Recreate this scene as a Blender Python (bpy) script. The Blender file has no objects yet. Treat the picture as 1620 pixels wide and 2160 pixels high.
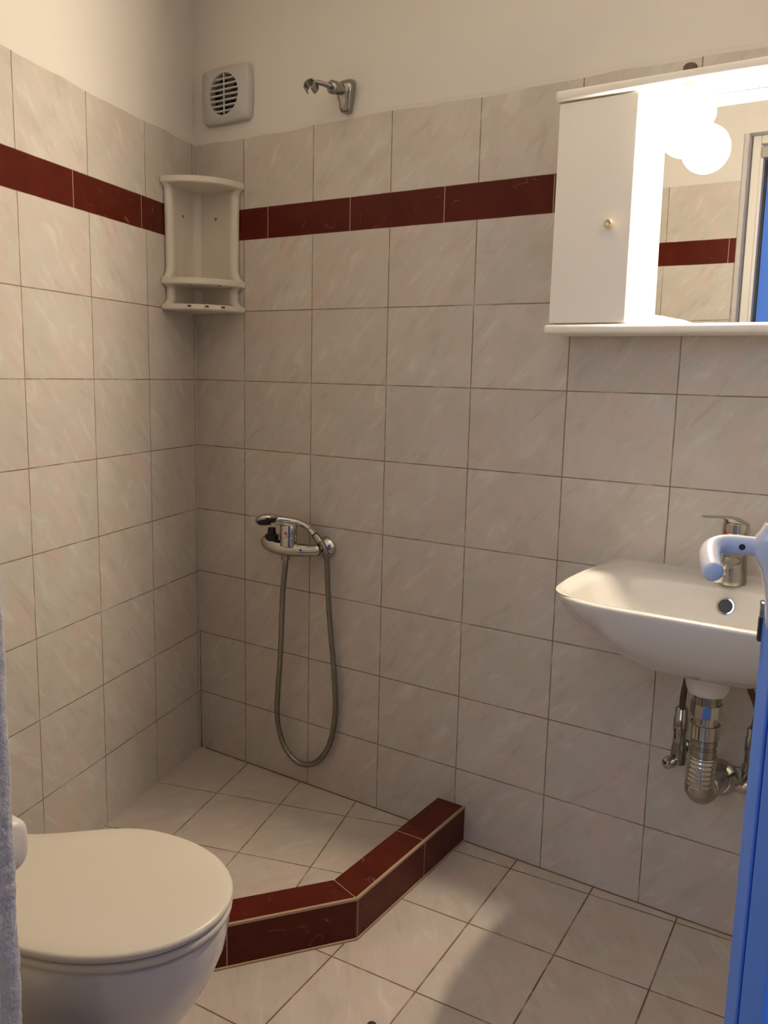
import bpy, bmesh, math, random
from mathutils import Vector, Matrix, Euler
random.seed(7)
S = bpy.context.scene
COL = S.collection

# ------------------------------------------------------------------ camera
cam_d = bpy.data.cameras.new('camera')
cam = bpy.data.objects.new('camera', cam_d); COL.objects.link(cam)
cam.location = (1.93974, -1.89286, 1.22431)
CAM_ROT = Matrix(((0.83368022, -0.1066602, 0.54184951), (0.55176665, 0.11994012, -0.82532898), (0.02304026, 0.98703494, 0.15884325)))
cam.rotation_euler = CAM_ROT.to_euler()
cam_d.sensor_fit = 'VERTICAL'
cam_d.sensor_height = 36.0
cam_d.lens = 36.0 * 1797.7 / 2160.0
cam_d.clip_start = 0.02
S.camera = cam

# ------------------------------------------------------------------ view, world, daylight
S.view_settings.view_transform = 'Standard'
S.view_settings.look = 'None'
S.view_settings.gamma = 1.0
S.view_settings.use_curve_mapping = False
S.view_settings.exposure = 0.14
S.cycles.max_bounces = 10
S.cycles.diffuse_bounces = 6
S.cycles.glossy_bounces = 6
S.cycles.sample_clamp_indirect = 6.0
S.cycles.use_denoising = True

LAMP_POWER = 3000.0        # radiance of the small burner inside the frosted globe
LAMP_COL = (1.0, 0.838, 0.625)
DAY_W = 14.5                # daylight through the hallway window, watts
DAY_COL = (0.60, 0.76, 1.0)

W = bpy.data.worlds.new('world'); S.world = W; W.use_nodes = True
W.node_tree.nodes['Background'].inputs[0].default_value = (0.50, 0.66, 1.0, 1)
W.node_tree.nodes['Background'].inputs[1].default_value = 0.10

la = bpy.data.lights.new('daylight', 'AREA'); la.shape = 'RECTANGLE'; la.size = 1.1; la.size_y = 1.3
la.energy = DAY_W; la.color = DAY_COL
lo = bpy.data.objects.new('daylight', la); COL.objects.link(lo)
lo.location = (1.72, -3.05, 1.95); lo.rotation_euler = (math.radians(72), 0, math.radians(2))

# ------------------------------------------------------------------ node helpers
def new_mat(name):
    m = bpy.data.materials.new(name); m.use_nodes = True
    nt = m.node_tree
    return m, nt, nt.nodes['Principled BSDF']

def setp(b, **k):
    for a, v in k.items():
        b.inputs[a.replace('_', ' ')].default_value = v

class NT:
    def __init__(s, nt): s.nt = nt
    def n(s, typ, **k):
        q = s.nt.nodes.new(typ)
        for a, v in k.items(): setattr(q, a, v)
        return q
    def link(s, a, b): s.nt.links.new(a, b)
    def put(s, sock, v):
        if isinstance(v, bpy.types.NodeSocket): s.link(v, sock)
        else: sock.default_value = v
    def m(s, op, a, b=None, c=None, clamp=False):
        q = s.n('ShaderNodeMath', operation=op); q.use_clamp = clamp
        s.put(q.inputs[0], a)
        if b is not None: s.put(q.inputs[1], b)
        if c is not None: s.put(q.inputs[2], c)
        return q.outputs[0]
    def dot(s, v, k):
        q = s.n('ShaderNodeVectorMath', operation='DOT_PRODUCT')
        s.link(v, q.inputs[0]); q.inputs[1].default_value = k
        return q.outputs['Value']
    def xyz(s, x, y, z=0.0):
        q = s.n('ShaderNodeCombineXYZ')
        s.put(q.inputs[0], x); s.put(q.inputs[1], y); s.put(q.inputs[2], z)
        return q.outputs[0]
    def noise(s, v, scale, detail=3, rough=0.5, dist=0.0, color=False):
        q = s.n('ShaderNodeTexNoise')
        s.link(v, q.inputs['Vector']); q.inputs['Scale'].default_value = scale
        q.inputs['Detail'].default_value = detail; q.inputs['Roughness'].default_value = rough
        q.inputs['Distortion'].default_value = dist
        return q.outputs['Color' if color else 'Fac']
    def rng(s, v, a, b, c=0.0, d=1.0):
        q = s.n('ShaderNodeMapRange'); q.clamp = True
        s.link(v, q.inputs[0])
        for i, x in enumerate((a, b, c, d)): q.inputs[i + 1].default_value = x
        return q.outputs[0]
    def mix(s, f, a, b):
        q = s.n('ShaderNodeMix', data_type='RGBA')
        s.put(q.inputs[0], f)
        for sock, v in ((q.inputs[6], a), (q.inputs[7], b)):
            if isinstance(v, bpy.types.NodeSocket): s.link(v, sock)
            else: sock.default_value = (*v, 1)
        return q.outputs[2]
    def bump(s, h, strength, dist, normal=None):
        q = s.n('ShaderNodeBump'); q.inputs['Strength'].default_value = strength
        q.inputs['Distance'].default_value = dist
        s.link(h, q.inputs['Height'])
        if normal: s.link(normal, q.inputs['Normal'])
        return q.outputs[0]

def tile_coords(N, U, V, u0, v0, tw, th):
    tc = N.n('ShaderNodeTexCoord').outputs['Object']
    u = N.m('SUBTRACT', N.dot(tc, U), u0); v = N.m('SUBTRACT', N.dot(tc, V), v0)
    # joints waver a little, like hand-laid tiles
    w = N.noise(tc, 9, 2)
    u = N.m('ADD', u, N.m('MULTIPLY', N.m('SUBTRACT', w, 0.5), 0.0016))
    v = N.m('ADD', v, N.m('MULTIPLY', N.m('SUBTRACT', w, 0.5), -0.0016))
    un = N.m('DIVIDE', u, tw); vn = N.m('DIVIDE', v, th)
    iu = N.m('FLOOR', un); iv = N.m('FLOOR', vn)
    fu = N.m('MULTIPLY', N.m('FRACT', un), tw); fv = N.m('MULTIPLY', N.m('FRACT', vn), th)
    du = N.m('MINIMUM', fu, N.m('SUBTRACT', tw, fu)); dv = N.m('MINIMUM', fv, N.m('SUBTRACT', th, fv))
    return tc, fu, fv, iu, iv, du, dv

def cream_tile(name, U, V, u0, v0, tw, th, joint=0.0027, grout=(0.23, 0.165, 0.11), rough=0.3, tint=(0.835, 0.865, 0.875), flip=False):
    m, nt, b = new_mat(name); N = NT(nt)
    tc, fu, fv, iu, iv, du, dv = tile_coords(N, U, V, u0, v0, tw, th)
    d = N.m('MINIMUM', du, dv)
    g = N.rng(d, joint * 0.5 + 0.0005, joint * 0.5 - 0.0004)
    # joint darkness changes along its length
    gn = N.noise(tc, 14, 3, 0.6)
    g = N.m('MULTIPLY', g, N.rng(gn, 0.30, 0.52, 0.35, 1.0))
    cell = N.m('ADD', N.m('MULTIPLY', iu, 1.37), N.m('MULTIPLY', iv, 0.73))
    P = N.xyz(fu, fv, cell)
    T = lambda c: tuple(a * k for a, k in zip(c, tint))
    big = N.noise(P, 9, 3, 0.55, 0.8)
    base = N.mix(N.rng(big, 0.35, 0.68), T((0.60, 0.545, 0.48)), T((0.66, 0.60, 0.545)))
    P2 = N.xyz(N.m('ADD', fu, 3.1), fv, N.m('MULTIPLY', cell, 1.9))
    pink = N.noise(P2, 9, 2, 0.5, 1.0)
    base = N.mix(N.rng(pink, 0.45, 0.72, 0, 0.7), base, T((0.69, 0.54, 0.475)))
    # pale diagonal strokes of the printed marble
    sgn = -1.0 if flip else 1.0
    a = N.m('ADD', N.m('MULTIPLY', fu, 0.64), N.m('MULTIPLY', fv, 0.77 * sgn))
    c = N.m('SUBTRACT', N.m('MULTIPLY', fv, 0.64 * sgn), N.m('MULTIPLY', fu, 0.77))
    Q = N.xyz(N.m('MULTIPLY', a, 9.0), N.m('MULTIPLY', c, 30.0), N.m('MULTIPLY', cell, 3.3))
    st = N.noise(Q, 1.0, 4, 0.62, 0.7)
    base = N.mix(N.rng(st, 0.55, 0.72, 0, 0.75), base, T((0.74, 0.70, 0.645)))
    base = N.mix(N.rng(st, 0.44, 0.28, 0, 0.65), base, T((0.50, 0.445, 0.39)))
    hs = N.n('ShaderNodeTexWhiteNoise', noise_dimensions='1D'); N.link(cell, hs.inputs['W'])
    hv = N.n('ShaderNodeHueSaturation'); N.link(base, hv.inputs['Color'])
    N.link(N.rng(hs.outputs[0], 0, 1, 0.965, 1.035), hv.inputs['Value'])
    N.link(N.mix(g, hv.outputs[0], grout), b.inputs['Base Color'])
    N.link(N.m('ADD', rough, N.m('MULTIPLY', g, 0.4), clamp=True), b.inputs['Roughness'])
    h = N.m('SUBTRACT', N.m('MULTIPLY', N.noise(tc, 26, 2), 0.25), g)
    N.link(N.bump(h, 0.35, 0.0015), b.inputs['Normal'])
    b.inputs['Specular IOR Level'].default_value = 0.35
    return m

def red_tile(name, U, V, u0, tw, joint=0.0022, grout=(0.42, 0.28, 0.20)):
    m, nt, b = new_mat(name); N = NT(nt)
    tc, fu, fv, iu, iv, du, dv = tile_coords(N, U, V, u0, -50.0, tw, 100.0)
    g = N.rng(du, joint * 0.5 + 0.0004, joint * 0.5 - 0.0003)
    off = N.xyz(0.0, 0.0, N.m('MULTIPLY', iu, 0.37))
    pa = N.n('ShaderNodeVectorMath', operation='ADD'); N.link(tc, pa.inputs[0]); N.link(off, pa.inputs[1]); P = pa.outputs[0]
    n1 = N.noise(P, 16, 3, 0.5, 0.4)
    base = N.mix(N.rng(n1, 0.3, 0.7), (0.066, 0.0075, 0.0040), (0.090, 0.0115, 0.0060))
    # hair-thin pale veins
    v = N.noise(P, 13, 3, 0.5, 0.55)
    dist = N.m('ABSOLUTE', N.m('SUBTRACT', v, 0.505))
    line = N.rng(dist, 0.0075, 0.0015)
    line = N.m('MULTIPLY', line, N.rng(N.noise(P, 21, 1), 0.55, 0.64))
    base = N.mix(N.m('MULTIPLY', line, 0.5), base, (0.36, 0.19, 0.13))
    N.link(N.mix(g, base, grout), b.inputs['Base Color'])
    b.inputs['Roughness'].default_value = 0.30
    b.inputs['Specular IOR Level'].default_value = 0.18
    N.link(N.bump(g, 0.3, -0.001), b.inputs['Normal'])
    return m

def plaster(name, col=(0.69, 0.66, 0.615), sc=60, st=0.25, dist=0.002):
    m, nt, b = new_mat(name); N = NT(nt)
    tc = N.n('ShaderNodeTexCoord').outputs['Object']
    n = N.noise(tc, 3, 4, 0.55)
    N.link(N.mix(N.rng(n, 0.3, 0.7), tuple(c * 0.96 for c in col), col), b.inputs['Base Color'])
    b.inputs['Roughness'].default_value = 0.85
    b.inputs['Specular IOR Level'].default_value = 0.15
    N.link(N.bump(N.noise(tc, sc, 4, 0.6), st, dist), b.inputs['Normal'])
    return m

def simple(name, col, rough=0.4, metal=0.0, spec=0.5, coat=0.0, vary=0.03, bump=0.0, bsc=80, emis=None):
    m, nt, b = new_mat(name); N = NT(nt)
    tc = N.n('ShaderNodeTexCoord').outputs['Object']
    n = N.noise(tc, 7, 3, 0.5)
    N.link(N.mix(N.rng(n, 0.3, 0.7), tuple(c * (1 - vary) for c in col), tuple(min(1, c * (1 + vary)) for c in col)), b.inputs['Base Color'])
    setp(b, Roughness=rough, Metallic=metal, Coat_Weight=coat)
    b.inputs['Specular IOR Level'].default_value = spec
    b.inputs['Coat Roughness'].default_value = 0.06
    if bump: N.link(N.bump(N.noise(tc, bsc, 3), bump, 0.002), b.inputs['Normal'])
    return m

LN = Vector((0.95869, 0.28445, 0.0))       # left wall normal, into the room
LD = Vector((0.28445, -0.95869, 0.0))      # along the left wall, away from the corner
FT = math.radians(3.4)
FX = (math.cos(FT), math.sin(FT), 0); FY = (-math.sin(FT), math.cos(FT), 0)
X, Y, Z = (1, 0, 0), (0, 1, 0), (0, 0, 1)
LDt = tuple(LD); LNt = tuple(LN)

M_back = cream_tile('tile_back_lower', X, Z, 0.1945, 1.397 - 8 * 0.2, 0.25, 0.2)
M_back_up = cream_tile('tile_back_upper', X, Z, 0.1945, 1.681, 0.25, 0.2)
M_left = cream_tile('tile_left_lower', LDt, Z, 0.267, 1.397 - 8 * 0.2, 0.25, 0.2)
M_left_up = cream_tile('tile_left_upper', LDt, Z, 0.267, 1.681, 0.25, 0.2)
M_front = cream_tile('tile_front_lower', X, Z, 0.985, 1.397 - 8 * 0.2, 0.25, 0.2)
M_front_up = cream_tile('tile_front_upper', X, Z, 0.99, 1.681, 0.25, 0.2)
M_right = cream_tile('tile_right', Y, Z, -0.2, 1.397 - 8 * 0.2, 0.25, 0.2)
M_floor = cream_tile('tile_floor', FX, FY, 1.1305, -0.1145 , 0.2015, 0.2560, joint=0.0036, grout=(0.17, 0.10, 0.065), rough=0.38, flip=True, tint=(0.80, 0.785, 0.78))
M_tray = cream_tile('tile_tray', LNt, LDt, 0.198, 0.267, 0.2000, 0.2640, joint=0.0032, grout=(0.17, 0.105, 0.065), rough=0.38, flip=True, tint=(0.78, 0.775, 0.775))
M_bandb = red_tile('band_back', X, Z, 0.0, 0.2843)
M_bandl = red_tile('band_left', LDt, Z, 0.0015, 0.2868)
M_bandf = red_tile('band_front', X, Z, 0.93, 0.2843)
M_curb_a = red_tile('curb_leg_back', Y, X, -0.2075 - 0.2843 * 3, 0.2843)
CE = Vector((-0.59, -0.808, 0)).normalized()
M_curb_b = red_tile('curb_leg_diagonal', tuple(CE), X, Vector((0.976, -0.495, 0)).dot(CE) - 0.0005, 0.2843)
M_curb_c = red_tile('curb_leg_left', LNt, X, 0.14, 0.2843)
M_grout = simple('curb_grout', (0.36, 0.25, 0.16), 0.85, vary=0.2, bump=0.5, bsc=200)
M_dirt = simple('corner_grout', (0.20, 0.13, 0.07), 0.9, vary=0.3, bump=0.5, bsc=150)
M_plaster = plaster('plaster_wall')
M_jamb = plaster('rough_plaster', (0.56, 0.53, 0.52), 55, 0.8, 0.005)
M_ceil = plaster('ceiling_paint', (0.88, 0.86, 0.82))
M_porc = simple('white_porcelain', (0.64, 0.62, 0.585), 0.16, spec=0.5, coat=0.6, vary=0.01)
M_seat = simple('cream_plastic_seat', (0.63, 0.58, 0.50), 0.36, vary=0.01)
M_plast = simple('off_white_plastic', (0.68, 0.63, 0.55), 0.42, vary=0.02)
M_fan = simple('fan_plastic', (0.50, 0.49, 0.47), 0.5, vary=0.02)
M_cab = simple('white_laminate', (0.82, 0.79, 0.72), 0.38, vary=0.01)
M_chrome = simple('chrome', (0.55, 0.545, 0.52), 0.08, metal=1.0, vary=0.02)
M_dullch = simple('dull_chrome', (0.33, 0.32, 0.295), 0.17, metal=1.0, vary=0.08)
M_hose = simple('steel_hose', (0.30, 0.28, 0.23), 0.34, metal=1.0, vary=0.08)
M_brass = simple('brushed_nickel_knob', (0.62, 0.52, 0.36), 0.25, metal=1.0)
M_black = simple('black_rubber', (0.012, 0.012, 0.013), 0.55)
M_seal = simple('matt_black_seal', (0.008, 0.008, 0.010), 1.0, spec=0.0)
M_dark = simple('dark_grey_plastic', (0.035, 0.033, 0.030), 0.5)
M_hole = simple('dark_cavity', (0.010, 0.009, 0.008), 0.9)
M_red = simple('red_dot', (0.55, 0.02, 0.02), 0.4)
M_bluedot = simple('blue_mark', (0.01, 0.03, 0.32), 0.35)
M_blue = simple('blue_door_paint', (0.10, 0.25, 0.88), 0.8, spec=0.12, vary=0.04, bump=0.05, bsc=40)
M_blue_sheen = simple('blue_door_paint_sheen_stile', (0.13, 0.29, 0.92), 0.7, spec=0.2, vary=0.04, bump=0.05, bsc=40)  # same paint as the panel, lightened in colour for the stile's stronger sheen
M_frame = simple('white_door_frame', (0.76, 0.73, 0.68), 0.35, vary=0.01)
M_handle = simple('white_enamel_handle', (0.80, 0.79, 0.80), 0.2, coat=0.4, vary=0.01)
M_paper = simple('white_tissue', (0.85, 0.83, 0.80), 0.9, bump=0.3)
M_greyf = simple('grey_bracket', (0.42, 0.40, 0.35), 0.4, metal=0.4)
M_rust = simple('brown_supply_hose', (0.13, 0.085, 0.055), 0.45, metal=0.5, vary=0.3)
M_fanin = simple('fan_interior', (0.10, 0.085, 0.06), 0.6, vary=0.2)
M_step = simple('hallway_floor', (0.35, 0.32, 0.30), 0.6)

m, nt, b = new_mat('mirror_glass'); setp(b, Metallic=1.0, Roughness=0.0); b.inputs['Base Color'].default_value = (0.86, 0.87, 0.85, 1)
M_mirror = m
m, nt, b = new_mat('lit_frosted_bulb'); N = NT(nt)
em = N.n('ShaderNodeEmission'); em.inputs[0].default_value = (*LAMP_COL, 1); em.inputs[1].default_value = LAMP_POWER
N.link(em.outputs[0], nt.nodes['Material Output'].inputs[0]); M_bulb = m
m, nt, b = new_mat('frosted_glass_added_glow'); N = NT(nt)     # thin clear envelope; weak glow added so it reads as an overexposed white disc
em = N.n('ShaderNodeEmission'); em.inputs[0].default_value = (1.0, 0.88, 0.68, 1); em.inputs[1].default_value = 4.0
tr = N.n('ShaderNodeBsdfTransparent'); ad = N.n('ShaderNodeAddShader')
N.link(em.outputs[0], ad.inputs[0]); N.link(tr.outputs[0], ad.inputs[1]); N.link(ad.outputs[0], nt.nodes['Material Output'].inputs[0]); M_globe = m

# ------------------------------------------------------------------ mesh helpers
def obj(name, bm, mats, parent=None, smooth=False, kind=None, sharp=None):
    bmesh.ops.recalc_face_normals(bm, faces=bm.faces)
    me = bpy.data.meshes.new(name); bm.to_mesh(me); bm.free()
    if not isinstance(mats, (list, tuple)): mats = [mats]
    for m in mats: me.materials.append(m)
    if smooth:
        for p in me.polygons: p.use_smooth = True
        me.set_sharp_from_angle(angle=math.radians(sharp or 42))
    o = bpy.data.objects.new(name, me); COL.objects.link(o)
    if parent:
        o.parent = parent
        o.matrix_parent_inverse = Matrix.Translation(-parent.location) if parent.type == 'EMPTY' else Matrix()
    if kind: o['kind'] = kind
    return o

def thing(name, label, cat, loc, group=None):
    o = bpy.data.objects.new(name, None); COL.objects.link(o)
    o.location = loc; o.empty_display_size = 0.05
    o['label'] = label; o['category'] = cat
    if group: o['group'] = group
    return o

def tag(o, label, cat, group=None):
    o['label'] = label; o['category'] = cat
    if group: o['group'] = group
    return o

def box(bm, lo, hi, bev=0.0, seg=2, mat=0, M=None):
    r = bmesh.ops.create_cube(bm, size=1.0)
    vs = r['verts']
    for v in vs:
        v.co = Vector([lo[i] + (v.co[i] + 0.5) * (hi[i] - lo[i]) for i in range(3)])
    fs = set(f for v in vs for f in v.link_faces)
    for f in fs: f.material_index = mat
    if bev > 0:
        es = list(set(e for v in vs for e in v.link_edges))
        rr = bmesh.ops.bevel(bm, geom=es, offset=bev, segments=seg, profile=0.5, affect='EDGES', material=mat)
        vs = list(set(v for f in rr['faces'] for v in f.verts) | set(v for v in vs if v.is_valid))
    if M is not None:
        for v in vs:
            if v.is_valid: v.co = M @ v.co
    return vs

def loft(bm, rings, close=True, cap0=True, cap1=True, mat=0):
    R = []
    for ring in rings:
        R.append([bm.verts.new(Vector(p)) for p in ring])
    n = len(R[0])
    for a, b_ in zip(R[:-1], R[1:]):
        for i in range(n if close else n - 1):
            j = (i + 1) % n
            f = bm.faces.new((a[i], a[j], b_[j], b_[i])); f.material_index = mat
    if cap0: bm.faces.new(list(reversed(R[0]))).material_index = mat
    if cap1: bm.faces.new(R[-1]).material_index = mat
    return R

def frame_axes(d):
    d = d.normalized()
    up = Vector((0, 0, 1)) if abs(d.z) < 0.9 else Vector((1, 0, 0))
    a = d.cross(up).normalized(); return a, d.cross(a).normalized()

def lathe(bm, origin, axis, prof, n=28, mat=0, cap0=True, cap1=True):
    """prof: list of (distance along axis, radius)"""
    o = Vector(origin); ax = Vector(axis).normalized(); a, c = frame_axes(ax)
    rings = [[o + ax * t + (a * math.cos(2 * math.pi * i / n) + c * math.sin(2 * math.pi * i / n)) * max(r, 1e-5) for i in range(n)] for t, r in prof]
    loft(bm, rings, cap0=cap0, cap1=cap1, mat=mat)

def catmull(P, k):
    P = [Vector(p) for p in P]; out = []
    Q = [2 * P[0] - P[1]] + P + [2 * P[-1] - P[-2]]
    for i in range(1, len(Q) - 2):
        for j in range(k):
            t = j / k
            a, b_, c, d = Q[i - 1], Q[i], Q[i + 1], Q[i + 2]
            out.append(0.5 * ((2 * b_) + (c - a) * t + (2 * a - 5 * b_ + 4 * c - d) * t * t + (3 * b_ - a - 3 * c + d) * t ** 3))
    out.append(P[-1]); return out

def tube(bm, P, rad, n=12, mat=0, flat=None, cap=True):
    """swept tube; rad = number or list; flat=(ka,kc) squashes the section"""
    P = [Vector(p) for p in P]
    if not isinstance(rad, (list, tuple)): rad = [rad] * len(P)
    T = []
    for i in range(len(P)):
        T.append((P[min(i + 1, len(P) - 1)] - P[max(i - 1, 0)]).normalized())
    a, c = frame_axes(T[0]); rings = []
    ka, kc = flat or (1, 1)
    for i, p in enumerate(P):
        a = (a - T[i] * a.dot(T[i])).normalized(); c = T[i].cross(a).normalized()
        rings.append([p + (a * math.cos(2 * math.pi * k / n) * ka + c * math.sin(2 * math.pi * k / n) * kc) * rad[i] for k in range(n)])
    loft(bm, rings, cap0=cap, cap1=cap, mat=mat)

def resample(P, step):
    out = [P[0]]; acc = 0
    for a, b_ in zip(P[:-1], P[1:]):
        L = (b_ - a).length
        while acc + L >= step:
            t = (step - acc) / L; a = a.lerp(b_, t); out.append(a.copy()); L = (b_ - a).length; acc = 0
        acc += L
    out.append(P[-1]); return out

def prism(bm, poly, z0, z1, mat=0, top_mat=None):
    lo_ = [bm.verts.new((p[0], p[1], z0)) for p in poly]; hi_ = [bm.verts.new((p[0], p[1], z1)) for p in poly]
    n = len(poly)
    for i in range(n):
        j = (i + 1) % n; f = bm.faces.new((lo_[i], lo_[j], hi_[j], hi_[i])); f.material_index = mat
    bm.faces.new(list(reversed(lo_))).material_index = mat
    f = bm.faces.new(hi_); f.material_index = mat if top_mat is None else top_mat

def quad(bm, a, b_, c, d, mat=0):
    f = bm.faces.new([bm.verts.new(Vector(p)) for p in (a, b_, c, d)]); f.material_index = mat
    return f

# ------------------------------------------------------------------ the room shell
YF = -1.463          # inner face of the front wall
XR = 2.38            # inner face of the right wall
H = 2.37
LCX = LD.x / -LD.y * -YF     # x of the left wall where it meets the front wall
ZB0, ZB1, ZT = 1.597, 1.681, 1.879

def tiled_wall(name, p0, p1, out, mats, th=0.12, top=H, ext0=0.0, ext1=0.0):
    """wall between floor points p0 and p1, tiled to ZT with the red band, plaster above; out = direction away from the room"""
    bm = bmesh.new()
    p0 = Vector((*p0, 0)); p1 = Vector((*p1, 0)); o = Vector((*out, 0)).normalized(); t = (p1 - p0).normalized()
    def slab(z0, z1, d, mi):
        a = p0 - t * ext0; c = p1 + t * ext1
        q = [a + o * d, c + o * d, c + o * th, a + o * th]
        prism(bm, [(v.x, v.y) for v in q], z0, z1, mat=mi)
    slab(-0.05, ZB0, 0, 0); slab(ZB0, ZB1, 0, 1); slab(ZB1, ZT, 0, 2)
    # plaster above, its lower edge a little uneven and proud of the tiles
    n = 60; a = p0 - t * ext0; L = (p1 - p0).length + ext0 + ext1
    prev = None
    for i in range(n + 1):
        s = L * i / n
        zz = ZT + 0.0022 * math.sin(s * 9.3 + 1) + 0.0014 * math.sin(s * 31 + 2) + random.uniform(-0.001, 0.001)
        f = a + t * s
        vs = [bm.verts.new(v) for v in (f + o * 0.0 + Vector((0, 0, zz - 0.004)), f - o * 0.0012 + Vector((0, 0, zz + 0.006)), f - o * 0.0012 + Vector((0, 0, top)), f + o * th + Vector((0, 0, top)), f + o * th + Vector((0, 0, zz - 0.004)))]
        if prev:
            for k in range(5):
                bm.faces.new((prev[k], vs[k], vs[(k + 1) % 5], prev[(k + 1) % 5])).material_index = 3
        prev = vs
    return obj(name, bm, mats, kind='structure')

tiled_wall('wall_back', (0, 0), (XR, 0), (0, 1), [M_back, M_bandb, M_back_up, M_plaster], ext0=0.12, ext1=0.12)
tiled_wall('wall_left', (0, 0), (LCX, YF), tuple(-LN)[:2], [M_left, M_bandl, M_left_up, M_plaster], ext1=0.12)
tiled_wall('wall_right', (XR, 0), (XR, YF), (1, 0), [M_right, M_bandf, M_right, M_plaster], ext1=0.15)

# front wall with the doorway
DX0, DX1, DZ = 1.255, 2.015, 2.030
bm = bmesh.new()
TE = 1.237
def fbox(x0, x1, z0, z1, mi, y0=YF, y1=YF - 0.15): box(bm, (x0, min(y0, y1), z0), (x1, max(y0, y1), z1), mat=mi)
fbox(LCX - 0.05, TE, -0.05, ZB0, 0); fbox(LCX - 0.05, TE, ZB0, ZB1, 1); fbox(LCX - 0.05, TE, ZB1, ZT - 0.003, 2)
fbox(LCX - 0.05, TE, ZT - 0.003, H, 3)
fbox(TE, DX1, DZ, H, 3)
fbox(DX1, XR + 0.1, -0.05, H, 3)
obj('wall_front', bm, [M_front, M_bandf, M_front_up, M_plaster], kind='structure')
# rough plaster arris of the doorway (left side), finely subdivided and knocked about
bm = bmesh.new()
nz = 420; ny = 10; rings = []
for i in range(nz + 1):
    z = -0.02 + (DZ + 0.02) * i / nz
    ring = []
    j1 = 0.0005 * math.sin(z * 60) + 0.0003 * math.sin(z * 170 + 1) + random.uniform(-0.0004, 0.0004); j2 = random.uniform(-0.0008, 0.0008)
    ch = 0.0012 if random.random() < 0.06 else 0
    prof = [(DX0 - 0.0176, YF - 0.0005), (DX0 - 0.0120, YF + 0.0008), (DX0 - 0.006, YF + 0.0006), (DX0 - 0.0022 - ch, YF - 0.0006), (DX0 - ch * .5, YF - 0.0028), (DX0 + 0.0005, YF - 0.009), (DX0, YF - 0.016), (DX0 - 0.0005, YF - 0.022), (DX0 - 0.0176, YF - 0.0225)]
    for k, (x, y) in enumerate(prof):
        w = 1.0 if 2 <= k <= 6 else 0.0
        ring.append((x + w * j1 * 0.8 + w * random.uniform(-0.0002, 0.0002), y + w * j1 * 0.5 + w * random.uniform(-0.0002, 0.0002), z))
    rings.append(ring)
loft(bm, rings)
obj('trim_1', bm, M_jamb, smooth=True, kind='structure', sharp=80)
bm = bmesh.new()
box(bm, (DX0 - 0.02, YF - 0.15, -0.02), (DX0, YF - 0.0225, DZ))
obj('trim_2', bm, M_jamb, kind='structure')

# door frame: white inner casing, black gasket, blue outer stop
df = bpy.data.objects.new('door_frame', None); COL.objects.link(df); df.location = (DX0, YF, 0)
tag(df, 'white steel door frame with black seal and blue outer stop, seen in the mirror', 'door frame')
def frame_ring(x0, w, y0, y1, zt, bev):
    """U-shaped frame: left post, head, right post, in one mesh"""
    bm = bmesh.new()
    box(bm, (x0, y1, 0), (x0 + w, y0, zt), bev)
    box(bm, (DX1 - (x0 - DX0) - w, y1, 0), (DX1 - (x0 - DX0), y0, zt), bev)
    box(bm, (x0 + w + 0.0004, y1, zt - w), (DX1 - (x0 - DX0) - w - 0.0004, y0, zt), bev)
    return bm
obj('casing', frame_ring(DX0 + 0.004, 0.028, YF - 0.045, YF - 0.085, DZ - 0.002, 0.003), M_frame, df)
obj('inner_casing', frame_ring(DX0 + 0.032, 0.010, YF - 0.049, YF - 0.09, DZ - 0.038, 0.001), M_frame, df)
obj('gasket', frame_ring(DX0 + 0.041, 0.010, YF - 0.085, YF - 0.10, DZ - 0.047, 0.002), M_black, df)
obj('stop', frame_ring(DX0 + 0.050, 0.056, YF - 0.096, YF - 0.149, DZ - 0.056, 0.001), M_blue, df)
bm = bmesh.new(); box(bm, (DX0 + 0.034, YF - 0.094, DZ - 0.078), (DX0 + 0.105, YF - 0.042, DZ - 0.040), 0.004)
obj('bracket', bm, M_greyf, df)

bm = bmesh.new(); box(bm, (-0.25, -1.72, H), (XR + 0.2, 0.15, H + 0.08)); obj('ceiling', bm, M_ceil, kind='structure')
# floor: main tiles, hallway behind
bm = bmesh.new(); box(bm, (-0.2, YF - 0.15, -0.06), (XR + 0.1, 0.05, 0.0)); obj('floor', bm, M_floor, kind='structure')
bm = bmesh.new(); box(bm, (-0.6, -3.4, -0.07), (XR + 0.9, YF - 0.15, -0.005)); obj('floor', bm, M_step, kind='structure')

# the hallway outside: plain plaster, its window is the daylight lamp
bm = bmesh.new(); box(bm, (-0.6, -3.30, -0.005), (XR + 0.9, -3.20, 2.60)); obj('wall_hallway', bm, M_plaster, kind='structure')
bm = bmesh.new(); box(bm, (-0.7, -3.30, -0.005), (-0.6, YF - 0.15, 2.60)); obj('wall_hallway', bm, M_plaster, kind='structure')
bm = bmesh.new(); box(bm, (XR + 0.9, -3.30, -0.005), (XR + 1.0, YF - 0.15, 2.60)); obj('wall_hallway', bm, M_plaster, kind='structure')

# shower tray floor (tiles laid square to the left wall)
PC = [(0.976, 0.0), (0.976, -0.495)]
P2 = Vector((0.976, -0.495, 0)) + CE * 0.45            # second bend, behind the toilet
def on_wall(p):                                        # drop a point onto the left wall along -LN
    return p - LN * p.dot(LN)
P3 = on_wall(P2)
W_ = 0.083
CN = Vector((CE.y, -CE.x, 0)); CN = CN if CN.x < 0 else -CN
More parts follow.
